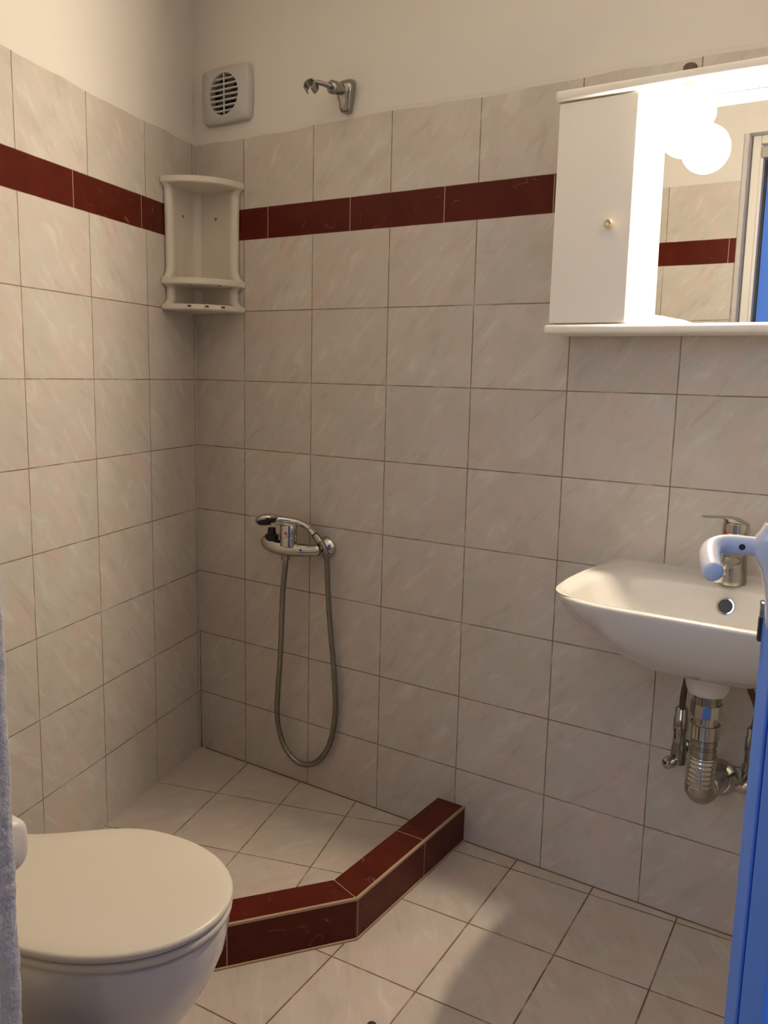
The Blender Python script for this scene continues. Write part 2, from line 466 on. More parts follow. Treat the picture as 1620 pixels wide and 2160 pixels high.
# inner corners
def isect(p, d, q, e):
    t = ((q.x - p.x) * e.y - (q.y - p.y) * e.x) / (d.x * e.y - d.y * e.x); return p + d * t
A0 = Vector((0.976, 0, 0)); B0 = Vector((0.976, -0.495, 0))
inA = isect(Vector((0.893, 0, 0)), Vector((0, -1, 0)), B0 + CN * W_, CE)
inB = isect(B0 + CN * W_, CE, P2 - LD * W_, -LN)
inC = on_wall(inB)
bm = bmesh.new()
prism(bm, [(0, 0), (0.893, 0), (inA.x, inA.y), (inB.x, inB.y), (inC.x, inC.y)], -0.01, 0.003)
obj('shower_floor', bm, M_tray, kind='structure')
# dirty silicone line in the shower corner
bm = bmesh.new()
rings = []
for i in range(40):
    z = 0.003 + 0.40 * i / 39
    w = 0.0016 + 0.0065 * math.exp(-z / 0.012) + 0.0012 * math.exp(-z / 0.12) + 0.0004 * math.sin(z * 90)
    rings.append([(0, 0, z), (w, 0, z), (w * 0.45 + 0.0004, -w * 0.45, z), tuple(LD * w + Vector((0, 0, z)))])
loft(bm, rings)
obj('trim_3', bm, M_dirt, kind='structure')
bm = bmesh.new()
box(bm, (0.02, -0.0030, 0.0), (0.893, 0.001, 0.0055)); box(bm, (0.976, -0.0026, -0.001), (XR, 0.001, 0.0022))
obj('trim_4', bm, M_dirt, kind='structure')

# ------------------------------------------------------------------ shower curb
HC = 0.098
curb = thing('shower_curb', 'low dark red tiled curb that bends around the corner shower', 'curb', (0.976, -0.25, 0))
def leg(bm, poly, mat_i):
    prism(bm, poly, 0.0, HC - 0.0012, mat=mat_i)
ov = 0.0012
def leg_mesh(name, poly, mat):
    bm = bmesh.new(); prism(bm, poly, 0.0025, HC, mat=0)
    bmesh.ops.bevel(bm, geom=[e for e in bm.edges], offset=0.0009, segments=1, affect='EDGES')
    return obj(name, bm, mat, curb)
V2 = lambda v: (v.x, v.y)
g = 0.0012
leg_mesh('curb_leg', [(0.976, 0), (0.976, -0.495 + g * .3), V2(inA + Vector((0, g, 0))), (0.893, 0)], M_curb_a)
leg_mesh('curb_leg', [V2(B0 + CE * g), V2(P2 - CE * g), V2(inB - CE * g), V2(inA + CE * g)], M_curb_b)
leg_mesh('curb_leg', [V2(P2 - LN * g), V2(P3), V2(inC), V2(inB - LN * g)], M_curb_c)
# pale grout strip: outer top edge and foot
def strip(bm, a, b_, out, z0, z1, w0, w1):
    d = (b_ - a).normalized(); o = out.normalized()
    pts = [(a + o * w0), (b_ + o * w0), (b_ + o * w1), (a + o * w1)]
    prism(bm, [V2(p) for p in pts], z0, z1)
bm = bmesh.new()
OX = Vector((1, 0, 0)); CO = -CN
for a, b_, o in ((A0, B0, OX), (B0, P2, CO), (P2, P3, LD)):
    strip(bm, a, b_, o, HC - 0.0048, HC + 0.0006, -0.0052, 0.0010)
    strip(bm, a, b_, o, -0.001, 0.0042, -0.003, 0.0042)
    for k in range(12):
        t = random.random(); p = a.lerp(b_, t) + o * 0.003
        r = random.uniform(0.0010, 0.0022)
        lathe(bm, (p.x, p.y, 0), Z, [(-.001, r * 1.2), (r * .8, r), (r * 1.3, r * .3)], 7)
# inner core so that the mitre gap shows grout
prism(bm, [(0.9745, 0), (0.9745, -0.4945), V2(P2 - CO * .0015), V2(P3 - LD * .0015), V2(inC + LD * .0015), V2(inB + CO * .0015), (inA.x + .0015, inA.y), (0.8945, 0)], 0.0, HC - 0.0008)
obj('grout', bm, M_grout, curb)

# ------------------------------------------------------------------ toilet
TS = 1.308
def tp(nn, ss, z): return LN * nn + LD * (TS + ss) + Vector((0, 0, z))
toilet = thing('toilet', 'white toilet with closed cream lid beside the left wall', 'toilet', tuple(tp(0.45, 0, 0)))
def egg(z, tip, back, hw, backhw, shift=0.0, n=72, peak=0.54):
    """outline around the toilet axis: tip = far end, hw = half width, backhw = half width at the back end"""
    pts = []
    c = peak
    for i in range(n):
        a = 2 * math.pi * i / n
        ca, sa = math.cos(a), math.sin(a)
        if ca >= 0:
            nn = c + (tip - c) * (abs(ca) ** 0.96); w = hw * (abs(sa) ** 1.0)
        else:
            t = abs(ca) ** 0.92; nn = c - (c - back) * t
            k = (c - nn) / (c - back)
            w = (hw * (1 - k * k * (3 - 2 * k)) + backhw * (k * k * (3 - 2 * k)))
            w *= min(1.0, (1 - k) / 0.10) ** 0.5 if k > 0.90 else 1.0
        pts.append(tp(nn, shift + math.copysign(w, sa) if abs(sa) > 1e-9 else shift, z))
    return pts
bm = bmesh.new()
prof = [(0.000, 0.655, 0.20, 0.128, 0.09), (0.030, 0.655, 0.20, 0.122, 0.09), (0.075, 0.635, 0.20, 0.108, 0.088), (0.13, 0.640, 0.19, 0.108, 0.086),
        (0.18, 0.665, 0.18, 0.122, 0.086), (0.23, 0.700, 0.17, 0.140, 0.088), (0.28, 0.730, 0.16, 0.154, 0.09), (0.33, 0.750, 0.16, 0.163, 0.092), (0.365, 0.757, 0.16, 0.166, 0.094), (0.384, 0.756, 0.16, 0.165, 0.094), (0.389, 0.750, 0.165, 0.160, 0.09)]
loft(bm, [egg(z, t, bk, h, bh) for z, t, bk, h, bh in prof])
obj('bowl', bm, M_porc, toilet, smooth=True)
bm = bmesh.new()
loft(bm, [egg(z, 0.763 - d, 0.30 + d, 0.168 - d, 0.079 - d) for z, d in ((0.3905, 0.004), (0.3935, 0.0008), (0.398, 0.0), (0.402, 0.0012), (0.4045, 0.005))])
obj('seat', bm, M_seat, toilet, smooth=True, sharp=60)
bm = bmesh.new()
loft(bm, [egg(z, 0.764 - d, 0.30 + d, 0.169 - d, 0.080 - d) for z, d in ((0.4065, 0.005), (0.4090, 0.0012), (0.4145, 0.0), (0.4185, 0.0014), (0.4205, 0.006), (0.4208, 0.03))])
obj('lid', bm, M_seat, toilet, smooth=True, sharp=60)
for s in (-0.055, 0.055):
    bm = bmesh.new(); lathe(bm, tp(0.295, s - 0.02, 0.408), LDt, [(0, 0.008), (0.002, 0.010), (0.038, 0.010), (0.04, 0.008)], 20)
    obj('hinge', bm, M_seat, toilet, smooth=True)
bm = bmesh.new()
Mt = Matrix.Translation(tp(0.09, 0, 0)) @ Matrix(((LN.x, LD.x, 0, 0), (LN.y, LD.y, 0, 0), (0, 0, 1, 0), (0, 0, 0, 1)))
box(bm, (-0.085, -0.10, 0.12), (0.10, 0.10, 0.40), 0.012, 3, M=Mt)
obj('outlet_block', bm, M_porc, toilet, smooth=True)

# toilet paper holder, waste bin (both mostly behind the doorway edge)
ph = thing('paper_holder', 'cream plastic toilet paper holder just above the closed toilet lid', 'paper holder', (1.02, YF, 0.65))
bm = bmesh.new()
rings = []
for x in [0.985, 0.989, 1.00, 1.05, 1.097, 1.104, 1.107]:
    k = 1.0 if 0.995 < x < 1.10 else (0.93 if 0.987 < x < 1.105 else 0.82)
    ring = []
    for i in range(28):
        a = 2 * math.pi * i / 28
        cy = math.copysign(abs(math.cos(a)) ** 0.55, math.cos(a)); sz = math.copysign(abs(math.sin(a)) ** 0.6, math.sin(a))
        ring.append((x, YF + 0.058 + 0.056 * k * cy, 0.684 + 0.034 * k * sz))
    rings.append(ring)
loft(bm, rings); obj('cover', bm, M_plast, ph, smooth=True)
bm = bmesh.new(); box(bm, (0.985, YF, 0.65), (1.085, YF + 0.006, 0.71), 0.002); obj('back_plate', bm, M_plast, ph)

wb = thing('waste_bin', 'small round black bin in front of the toilet', 'waste bin', (1.035, -1.325, 0))
bm = bmesh.new(); lathe(bm, (1.035, -1.325, 0), Z, [(0, 0.050), (0.01, 0.052), (0.331, 0.056), (0.334, 0.053)], 36); obj('body', bm, M_black, wb, smooth=True)
bm = bmesh.new(); lathe(bm, (1.035, -1.325, 0.334), Z, [(0, 0.058), (0.006, 0.059), (0.012, 0.054), (0.019, 0.035), (0.021, 0.001)], 36); obj('lid', bm, M_black, wb, smooth=True)

# ------------------------------------------------------------------ wash basin
basin = thing('wash_basin', 'white ceramic wall hung wash basin on the tiled back wall', 'wash basin', (1.60, 0, 0.62))
def dshape(z, hx, yf, p=4.2, cx=1.60, n=60, yb=0.0, bk=0.93):
    """D outline: flat at the wall (y = yb), superellipse front to y = -yf"""
    pts = []
    for i in range(n + 1):
        a = math.pi * i / n
        c_, s_ = math.cos(a), math.sin(a)
        yy = -(yf) * abs(s_) ** (2 / p)
        x = hx * math.copysign(abs(c_) ** (2 / p), c_)
        k = 1 - (1 - bk) * max(0, 1 + yy / (yf * 0.75)) ** 1.5
        pts.append((cx + x * k, yb + yy if yy < -1e-4 else yb - 0.0, z))
    m = 10
    a, b_ = Vector(pts[-1]), Vector(pts[0])
    for i in range(1, m): pts.append(tuple(a.lerp(b_, i / m)))
    return pts
def sup(z, cx, cy, hx, hy, p=4.0, n=70):
    m = 60; pts = []
    # same vertex count and phase as dshape: parametrise by angle
    for i in range(n):
        a = 2 * math.pi * i / n
        c_, s_ = math.cos(a), math.sin(a)
        pts.append((cx + hx * math.copysign(abs(c_) ** (2 / p), c_), cy - hy * math.copysign(abs(s_) ** (2 / p), s_), z))
    return pts
ZR = 0.823
bm = bmesh.new()
outer = []
prof = [(0.640, 0.140, 0.285, 3.0), (0.646, 0.160, 0.306, 3.0), (0.662, 0.188, 0.338, 3.1), (0.690, 0.221, 0.374, 3.3), (0.720, 0.246, 0.400, 3.6), (0.750, 0.265, 0.417, 4.0), (0.780, 0.278, 0.430, 4.5), (0.805, 0.2865, 0.438, 4.9), (0.816, 0.2885, 0.4405, 5.0), (0.821, 0.2878, 0.4398, 5.0), (0.8228, 0.2855, 0.4375, 5.0), (ZR + 0.0012, 0.2815, 0.4335, 5.0)]
for z, hx, yf, p in prof: outer.append(dshape(ZR - (ZR - z) * 0.825 if z < ZR else z, hx, yf, p, cx=1.602))
NN = len(outer[0])
# inner rings need the same count: resample a full superellipse to match nearest angle
def match_ring(z, cx, cy, hx, hy, p):
    pts = []
    for q in outer[-1]:
        dx, dy = q[0] - 1.602, q[1] + 0.22
        a = math.atan2(-dy / 0.22, dx / 0.28)
        c_, s_ = math.cos(a), math.sin(a)
        k = (abs(c_) ** p + abs(s_) ** p) ** (-1 / p)
        pts.append((cx + hx * k * c_, cy - hy * k * s_, z))
    return pts
inner = [match_ring(ZR + 0.0010, 1.602, -0.220, 0.2735, 0.2065, 5.0), match_ring(ZR - 0.0012, 1.602, -0.238, 0.268, 0.185, 5.0),
         match_ring(ZR - 0.004, 1.602, -0.258, 0.254, 0.166, 4.6), match_ring(ZR - 0.016, 1.602, -0.264, 0.246, 0.157, 4.2), match_ring(ZR - 0.045, 1.602, -0.267, 0.232, 0.146, 3.8),
         match_ring(ZR - 0.080, 1.602, -0.268, 0.205, 0.130, 3.2), match_ring(ZR - 0.105, 1.602, -0.262, 0.165, 0.108, 2.8), match_ring(ZR - 0.120, 1.602, -0.250, 0.11, 0.078, 2.4),
         match_ring(ZR - 0.127, 1.602, -0.240, 0.05, 0.04, 2.0), match_ring(ZR - 0.129, 1.602, -0.236, 0.022, 0.022, 2.0)]
loft(bm, outer + inner)
# foot ring and drain boss under the bowl
bo = obj('bowl', bm, M_porc, basin, smooth=True, sharp=70)
bm = bmesh.new()
loft(bm, [dshape(z, hx, yf, 3.0, cx=1.602) for z, hx, yf in ((0.665, 0.122, 0.262), (0.668, 0.131, 0.271), (0.6735, 0.136, 0.277))])
lathe(bm, (1.602, -0.212, 0.624), Z, [(0, 0.032), (0.003, 0.037), (0.012, 0.040), (0.030, 0.045), (0.046, 0.060)], 32)
obj('underside', bm, M_porc, basin, smooth=True)
bm = bmesh.new()      # overflow ring on the rear slope
on = Vector((0.0, -0.93, 0.30)).normalized(); oc = Vector((1.604, -0.1225, 0.781))
lathe(bm, oc - on * 0.004, on, [(0, 0.0170), (0.004, 0.0180), (0.006, 0.0170), (0.0062, 0.0138), (0.004, 0.0130)], 30, cap1=False)
obj('overflow_ring', bm, M_chrome, basin, smooth=True)
bm = bmesh.new(); lathe(bm, oc - on * 0.002, on, [(0, 0.0130), (0.0045, 0.0130)], 24); obj('overflow_hole', bm, M_dark, basin)
bm = bmesh.new(); lathe(bm, (1.602, -0.236, ZR - 0.131), Z, [(0, 0.022), (0.004, 0.024), (0.0065, 0.020), (0.007, 0.001)], 28); obj('drain', bm, M_chrome, basin, smooth=True)

# basin faucet
fc = thing('basin_faucet', 'chrome single lever faucet standing on the wash basin', 'faucet', (1.602, -0.075, ZR))
bm = bmesh.new()
lathe(bm, (1.602, -0.075, ZR - 0.004), Z, [(0, 0.0285), (0.004, 0.0290), (0.008, 0.0282), (0.055, 0.0262), (0.085, 0.0258), (0.088, 0.0248)], 36)
obj('body', bm, M_dullch, fc, smooth=True)
bm = bmesh.new()
P = catmull([(1.602, -0.075, 0.868), (1.600, -0.115, 0.872), (1.596, -0.150, 0.868), (1.594, -0.168, 0.858)], 6)
tube(bm, P, [0.020 - 0.006 * i / (len(P) - 1) for i in range(len(P))], 18, flat=(1.0, 0.8))
lathe(bm, (1.594, -0.166, 0.838), Z, [(0, 0.010), (0.002, 0.0115), (0.016, 0.0115), (0.022, 0.009)], 20)
obj('spout', bm, M_chrome, fc, smooth=True)
bm = bmesh.new()
lathe(bm, (1.602, -0.075, 0.9075), Z, [(0, 0.0252), (0.002, 0.0262), (0.024, 0.0268), (0.036, 0.0262), (0.041, 0.020), (0.042, 0.001)], 36)
rings = []
LV = [(1.606, -0.052, 0.936, 0.020, 0.010), (1.603, -0.075, 0.944, 0.026, 0.011), (1.598, -0.100, 0.954, 0.023, 0.008), (1.590, -0.130, 0.962, 0.018, 0.0045), (1.580, -0.160, 0.966, 0.015, 0.003), (1.570, -0.186, 0.968, 0.012, 0.0025), (1.566, -0.196, 0.969, 0.007, 0.0018)]
for x, y, z, w, h in LV:
    ring = []
    for i in range(16):
        a = 2 * math.pi * i / 16
        ring.append((x + w * math.cos(a) * 0.95, y + w * math.cos(a) * -0.25, z + h * math.sin(a)))
    rings.append(ring)
loft(bm, rings)
obj('lever', bm, M_chrome, fc, smooth=True)
bm = bmesh.new(); dd = (cam.location - Vector((1.602, -0.075, 0.925))); dd.z = 0; dd.normalize()
side = Vector((-0.62, -0.78, 0)).normalized()
lathe(bm, Vector((1.602, -0.075, 0.926)) + side * 0.0262, side, [(0, 0.0042), (0.0012, 0.0042)], 14); obj('red_marker', bm, M_red, fc)

# drain trap and supply valves
trap = thing('drain_trap', 'chrome drain pipe with ribbed bend under the wash basin', 'drain pipe', (1.598, -0.19, 0.36))
bm = bmesh.new(); lathe(bm, (1.602, -0.212, 0.598), Z, [(0, 0.0265), (0.024, 0.0265)], 30); obj('tailpiece', bm, M_dullch, trap, smooth=True)
bm = bmesh.new(); lathe(bm, (1.602, -0.210, 0.579), Z, [(0, 0.027), (0.001, 0.030), (0.026, 0.030), (0.0265, 0.027)], 12)
obj('upper_nut', bm, M_chrome, trap, smooth=True, sharp=20)
bm = bmesh.new(); lathe(bm, (1.602, -0.209, 0.550), Z, [(0, 0.0225), (0.046, 0.0225)], 30); obj('middle_pipe', bm, M_chrome, trap, smooth=True)
bm = bmesh.new(); lathe(bm, (1.602, -0.208, 0.533), Z, [(0, 0.0265), (0.001, 0.0290), (0.029, 0.0290), (0.030, 0.0265)], 40); obj('lower_nut', bm, M_chrome, trap, smooth=True)
bm = bmesh.new()
n_ = 90; P = []; r_ = []
for i in range(n_ + 1):
    z = 0.534 - 0.040 * i / n_
    P.append((1.602, -0.207, z)); ph_ = i / n_
    r_.append(0.0250 + 0.0009 * math.sin(ph_ * 2 * math.pi * 11) - (0.0015 if 0.42 < ph_ < 0.6 else 0))
tube(bm, P, r_, 30); obj('bellows', bm, M_dullch, trap, smooth=True, sharp=80)
bm = bmesh.new()
PP = catmull([(1.602, -0.207, 0.496), (1.601, -0.206, 0.460), (1.599, -0.200, 0.430), (1.597, -0.180, 0.408), (1.597, -0.150, 0.396), (1.598, -0.10, 0.385), (1.600, -0.05, 0.374), (1.600, -0.003, 0.366)], 14)
PP = resample(PP, 0.0022)
r_ = []
L_ = len(PP)
for i in range(L_):
    t = i / L_
    bulge = 0.0026 if t < 0.30 else 0.0
    per = 4.2 if t < 0.22 else 2.8
    r_.append(0.0262 + bulge * 0.5 + (0.0013 if t < 0.6 else 0.0003) * math.sin(i * 2 * math.pi / per))
tube(bm, PP, r_, 30); obj('bend', bm, M_chrome, trap, smooth=True, sharp=85)
bm = bmesh.new(); lathe(bm, (1.600, -0.0005, 0.366), (0, -1, 0), [(0, 0.0415), (0.003, 0.042), (0.012, 0.039), (0.022, 0.031), (0.026, 0.0275)], 40); obj('wall_flange', bm, M_chrome, trap, smooth=True)

def valve(x, z0, label, knobx):
    v = thing('angle_valve', label, 'valve', (x, 0, z0), 'supply valves under the basin')
    bm = bmesh.new(); lathe(bm, (x, -0.0005, z0), (0, -1, 0), [(0, 0.0258), (0.003, 0.0258), (0.008, 0.020), (0.010, 0.012)], 30); obj('wall_flange', bm, M_dullch, v, smooth=True)
    bm = bmesh.new()
    lathe(bm, (x, -0.005, z0), (0, -1, 0), [(0, 0.0095), (0.055, 0.0095)], 20)
    lathe(bm, (x, -0.052, z0 - 0.014), Z, [(0, 0.012), (0.003, 0.0165), (0.03, 0.0160), (0.045, 0.0140), (0.048, 0.0135), (0.075, 0.0135), (0.078, 0.0150), (0.108, 0.0150), (0.110, 0.0132), (0.128, 0.0132), (0.130, 0.0115), (0.132, 0.010)], 24)
    obj('body', bm, M_dullch, v, smooth=True)
    bm = bmesh.new()
    kd = Vector((knobx, -0.80, -0.22)).normalized()
    lathe(bm, Vector((x, -0.058, z0)), kd, [(0, 0.009), (0.010, 0.009), (0.012, 0.0135), (0.020, 0.0150), (0.028, 0.0135), (0.034, 0.0105), (0.036, 0.001)], 24)
    obj('knob', bm, M_chrome, v, smooth=True)
    bm = bmesh.new(); tube(bm, catmull([(x, -0.052, z0 + 0.115), (x + 0.003, -0.056, z0 + 0.16), (x + 0.014 * (1 if x < 1.6 else -1), -0.07, z0 + 0.21), (x + 0.03 * (1 if x < 1.6 else -1), -0.075, z0 + 0.27)], 8), 0.0068, 12)
    obj('supply_hose', bm, M_rust, v, smooth=True)
    return v
valve(1.520, 0.407, 'dull chrome angle valve left of the drain pipe', -0.55)
valve(1.668, 0.398, 'dull chrome angle valve right of the drain pipe', -0.3)

# ------------------------------------------------------------------ mirror cabinet
cab = thing('mirror_cabinet', 'white bathroom cabinet with mirror and shelves above the wash basin', 'cabinet', (1.50, 0, 1.320))
CX0, CX1, CXR = 1.192, 1.358, 1.815
bm = bmesh.new(); box(bm, (CX0, -0.104, 1.3395), (CX1, -0.0, 1.7945), 0.0012); obj('body', bm, M_cab, cab)
bm = bmesh.new(); box(bm, (CX0 - 0.0005, -0.120, 1.3430), (CX1 + 0.0, -0.1055, 1.7905), 0.0014); cdoor = obj('door', bm, M_cab, cab)
bm = bmesh.new(); lathe(bm, (1.3155, -0.120, 1.540), (0, -1, 0), [(0, 0.004), (0.007, 0.004), (0.009, 0.0085), (0.014, 0.0092), (0.017, 0.0075), (0.0172, 0.004), (0.016, 0.001)], 24)
kn = obj('knob', bm, M_brass, cdoor, smooth=True)
bm = bmesh.new(); box(bm, (CX0 - 0.009, -0.128, 1.794), (CXR + 0.009, 0.0, 1.815), 0.006, 4); obj('top_board', bm, M_cab, cab, smooth=True)
bm = bmesh.new(); box(bm, (CX0 - 0.009, -0.128, 1.3205), (CXR + 0.009, 0.0, 1.3395), 0.006, 4); obj('bottom_shelf', bm, M_cab, cab, smooth=True)
bm = bmesh.new(); box(bm, (CX1, -0.008, 1.339), (CXR, 0.0, 1.7945)); obj('back_panel', bm, M_cab, cab)
bm = bmesh.new()
box(bm, (CX1 + 0.001, -0.004, 0.0), (CXR - 0.002, 0.0, 0.452), M=Matrix.Translation((0, -0.0095, 1.3397)) @ Matrix.Rotation(math.radians(1.05), 4, 'X'))
obj('mirror', bm, M_mirror, cab)
for p in ((CX0 - 0.001, -0.115, 1.3170), (CXR, -0.115, 1.3170)):
    bm = bmesh.new(); lathe(bm, p, Z, [(0, 0.002), (0.0035, 0.0035)], 12); obj('foot_plug', bm, M_plast, cab)

lamp = thing('globe_lamp', 'lit round frosted bulb hanging under the cabinet top board', 'lamp', (1.449, -0.106, 1.794))
LX, LY = 1.449, -0.102
bm = bmesh.new()
lathe(bm, (LX, LY, 1.768), Z, [(0, 0.0150), (0.004, 0.0165), (0.0265, 0.0165)], 28); obj('socket', bm, M_cab, lamp, smooth=True)
bm = bmesh.new(); lathe(bm, (LX, LY, 1.815), Z, [(0, 0.0135), (0.012, 0.0135), (0.016, 0.010)], 10); obj('top_nut', bm, M_rust, lamp, smooth=True, sharp=25)
bm = bmesh.new(); R_ = 0.050; zc = 1.768 - 0.010 - R_
prof = [(-R_ * math.cos(math.pi * i / 14 * 0.93), R_ * math.sin(math.pi * i / 14 * 0.93)) for i in range(15)]
prof = [(a + R_, max(r, 0.0001)) for a, r in prof]
prof.append((2 * R_ + 0.008, 0.013))
lathe(bm, (LX, LY, zc - R_), Z, prof, 28); obj('globe', bm, M_globe, lamp, smooth=True, sharp=80)
bm = bmesh.new(); lathe(bm, (LX, LY, zc - 0.012), Z, [(-0.014, 0.006), (-0.009, 0.015), (0.000, 0.0190), (0.016, 0.0190), (0.026, 0.013), (0.032, 0.006)], 16); obj('burner', bm, M_bulb, lamp, smooth=True, sharp=80)
bm = bmesh.new(); lathe(bm, (LX, LY, zc + 0.024), Z, [(0, 0.006), (0.020, 0.008), (0.040, 0.0125)], 16); obj('stem', bm, M_cab, lamp, smooth=True)

bm = bmesh.new()
rings = []
for i, (x, y, hw, h) in enumerate([(1.384, -0.08, 0.018, 0.004), (1.390, -0.08, 0.026, 0.018), (1.404, -0.08, 0.028, 0.020), (1.422, -0.078, 0.030, 0.017), (1.440, -0.075, 0.030, 0.013), (1.458, -0.07, 0.026, 0.006), (1.466, -0.07, 0.018, 0.002)]):
    ring = []
    for k in range(16):
        t = k / 15
        ring.append((x + 0.002 * math.sin(k * 2.1 + i), y - hw + 2 * hw * t, 1.3396 + h * (math.sin(math.pi * t) ** 0.4) + 0.0012 * math.sin(k * 1.7 + i * 2)))
    ring.append((x, y + hw, 1.3394)); ring.append((x, y - hw, 1.3394)); rings.append(ring)
loft(bm, rings)
tag(obj('folded_tissue', bm, M_paper, smooth=True, sharp=60), 'small crumpled white tissue on the cabinet bottom shelf before the mirror', 'tissue')

# ------------------------------------------------------------------ extractor fan
fan = thing('extractor_fan', 'square grey white extractor fan with round slatted grille high in the corner', 'fan', (0.1425, 0, 1.9925))
FXC, FZC, FW, FH = 0.1425, 1.9925, 0.091, 0.0755
def pillow(y, k, n=60, r=0.045):
    pts = []
    for i in range(n):
        a = 2 * math.pi * i / n; c_, s_ = math.cos(a), math.sin(a)
        p = 16.0
        q = (abs(c_) ** p + abs(s_) ** p) ** (-1 / p)
        bul = 1.0 + 0.03 * (math.cos(2 * a) ** 2 - 1)
        pts.append((FXC + (FW * k) * q * c_ * bul, y, FZC + (FH * k) * q * s_ * bul))
    return pts
def circ(y, r, n=60): return [(FXC + r * math.cos(2 * math.pi * i / n), y, FZC + r * math.sin(2 * math.pi * i / n)) for i in range(n)]
bm = bmesh.new()
RG = 0.0545
loft(bm, [pillow(-0.003, 1.0), pillow(-0.016, 1.0), pillow(-0.0205, 0.985), pillow(-0.0235, 0.95), circ(-0.0275, RG + 0.006), circ(-0.0275, RG + 0.001), circ(-0.020, RG), circ(-0.004, RG)], cap0=False, cap1=False)
obj('cover', bm, M_fan, fan, smooth=True, sharp=50)
bm = bmesh.new()
for k in range(-3, 4):
    z = FZC + k * 0.0142 - 0.001
    hw = math.sqrt(max(0, RG ** 2 - (z - FZC) ** 2)) + 0.001
    if k in (-3, -2, -1, 0, 1, 2, 3):
        box(bm, (FXC - hw, -0.0255, z - 0.0022 - 0.0005), (FXC + hw, -0.0185, z + 0.0022), 0.0008, 1)
box(bm, (FXC - 0.0016, -0.0262, FZC - RG), (FXC + 0.0016, -0.0215, FZC + RG), 0.0005, 1)
obj('grille', bm, M_fan, fan)
bm = bmesh.new(); loft(bm, [circ(-0.0040, RG), circ(-0.0015, RG)]); obj('duct', bm, M_hole, fan)
bm = bmesh.new(); lathe(bm, (FXC, -0.004, FZC), (0, -1, 0), [(0, 0.020), (0.011, 0.019), (0.013, 0.012)], 28)
for k in range(5):
    a = 2 * math.pi * k / 5
    d_ = Vector((math.cos(a), 0, math.sin(a))); e_ = Vector((-math.sin(a), 0, math.cos(a)))
    c0 = Vector((FXC, -0.009, FZC))
    quad(bm, c0 + d_ * 0.015 - e_ * 0.008 + Vector((0, .003, 0)), c0 + d_ * 0.049 - e_ * 0.012 + Vector((0, .003, 0)), c0 + d_ * 0.049 + e_ * 0.012 - Vector((0, .003, 0)), c0 + d_ * 0.015 + e_ * 0.008 - Vector((0, .003, 0)))
obj('impeller', bm, M_fanin, fan)

# ------------------------------------------------------------------ shower head bracket
br = thing('shower_bracket', 'chrome shower head bracket on the plaster beside the fan, empty', 'shower bracket', (0.562, 0, 1.925))
bm = bmesh.new()
def brk(z, hw, yo, n=24, p=2.6, dx=0.0):
    pts = []
    for i in range(n):
        a = 2 * math.pi * i / n; c_, s_ = math.cos(a), math.sin(a)
        pts.append((0.561 + dx + hw * math.copysign(abs(c_) ** (2 / p), c_), -yo * (0.5 + 0.5 * math.copysign(abs(s_) ** (2 / p), s_)), z))
    return pts
loft(bm, [brk(1.8875, 0.010, 0.018), brk(1.889, 0.0145, 0.024), brk(1.896, 0.0165, 0.028), brk(1.912, 0.0185, 0.030), brk(1.928, 0.0225, 0.034), brk(1.942, 0.026, 0.038), brk(1.952, 0.0265, 0.036), brk(1.960, 0.024, 0.030), brk(1.966, 0.018, 0.020), brk(1.968, 0.010, 0.012)])
obj('wall_mount', bm, M_dullch, br, smooth=True, sharp=80)
bm = bmesh.new(); a1 = Vector((0.561, -0.026, 1.940)); a2 = Vector((0.549, -0.066, 1.938))
lathe(bm, a1, (a2 - a1), [(0, 0.014), (0.022, 0.0145), (0.026, 0.0165), (0.040, 0.0165), (0.044, 0.0130), (0.0445, 0.008)], 28); obj('pivot', bm, M_dullch, br, smooth=True)
bm = bmesh.new(); tube(bm, catmull([a2, (0.536, -0.082, 1.943), (0.524, -0.097, 1.944)], 5), [0.0075] * 10 + [0.0065], 14, flat=(1, .8)); obj('arm', bm, M_dullch, br, smooth=True)
# C-shaped clip, open towards the floor
bm = bmesh.new(); cc = Vector((0.5165, -0.104, 1.9325)); ax = Vector((0.12, -0.88, 0.38)).normalized()
ux = Vector((1, 0, 0)); ux = (ux - ax * ux.dot(ax)).normalized(); uz = ux.cross(ax).normalized(); uz = uz if uz.z > 0 else -uz
rings = []
for i in range(31):
    a = math.radians(-58 + 296 * i / 30); dr = ux * math.cos(a) + uz * math.sin(a); h = 0.0105 - (0.003 if i in (0, 30) else 0)
    ri, ro = 0.0135, 0.0170
    rings.append([cc + dr * ri - ax * h, cc + dr * ro - ax * h, cc + dr * ro + ax * h, cc + dr * ri + ax * h])
loft(bm, rings); obj('clip', bm, M_dullch, br, smooth=True)

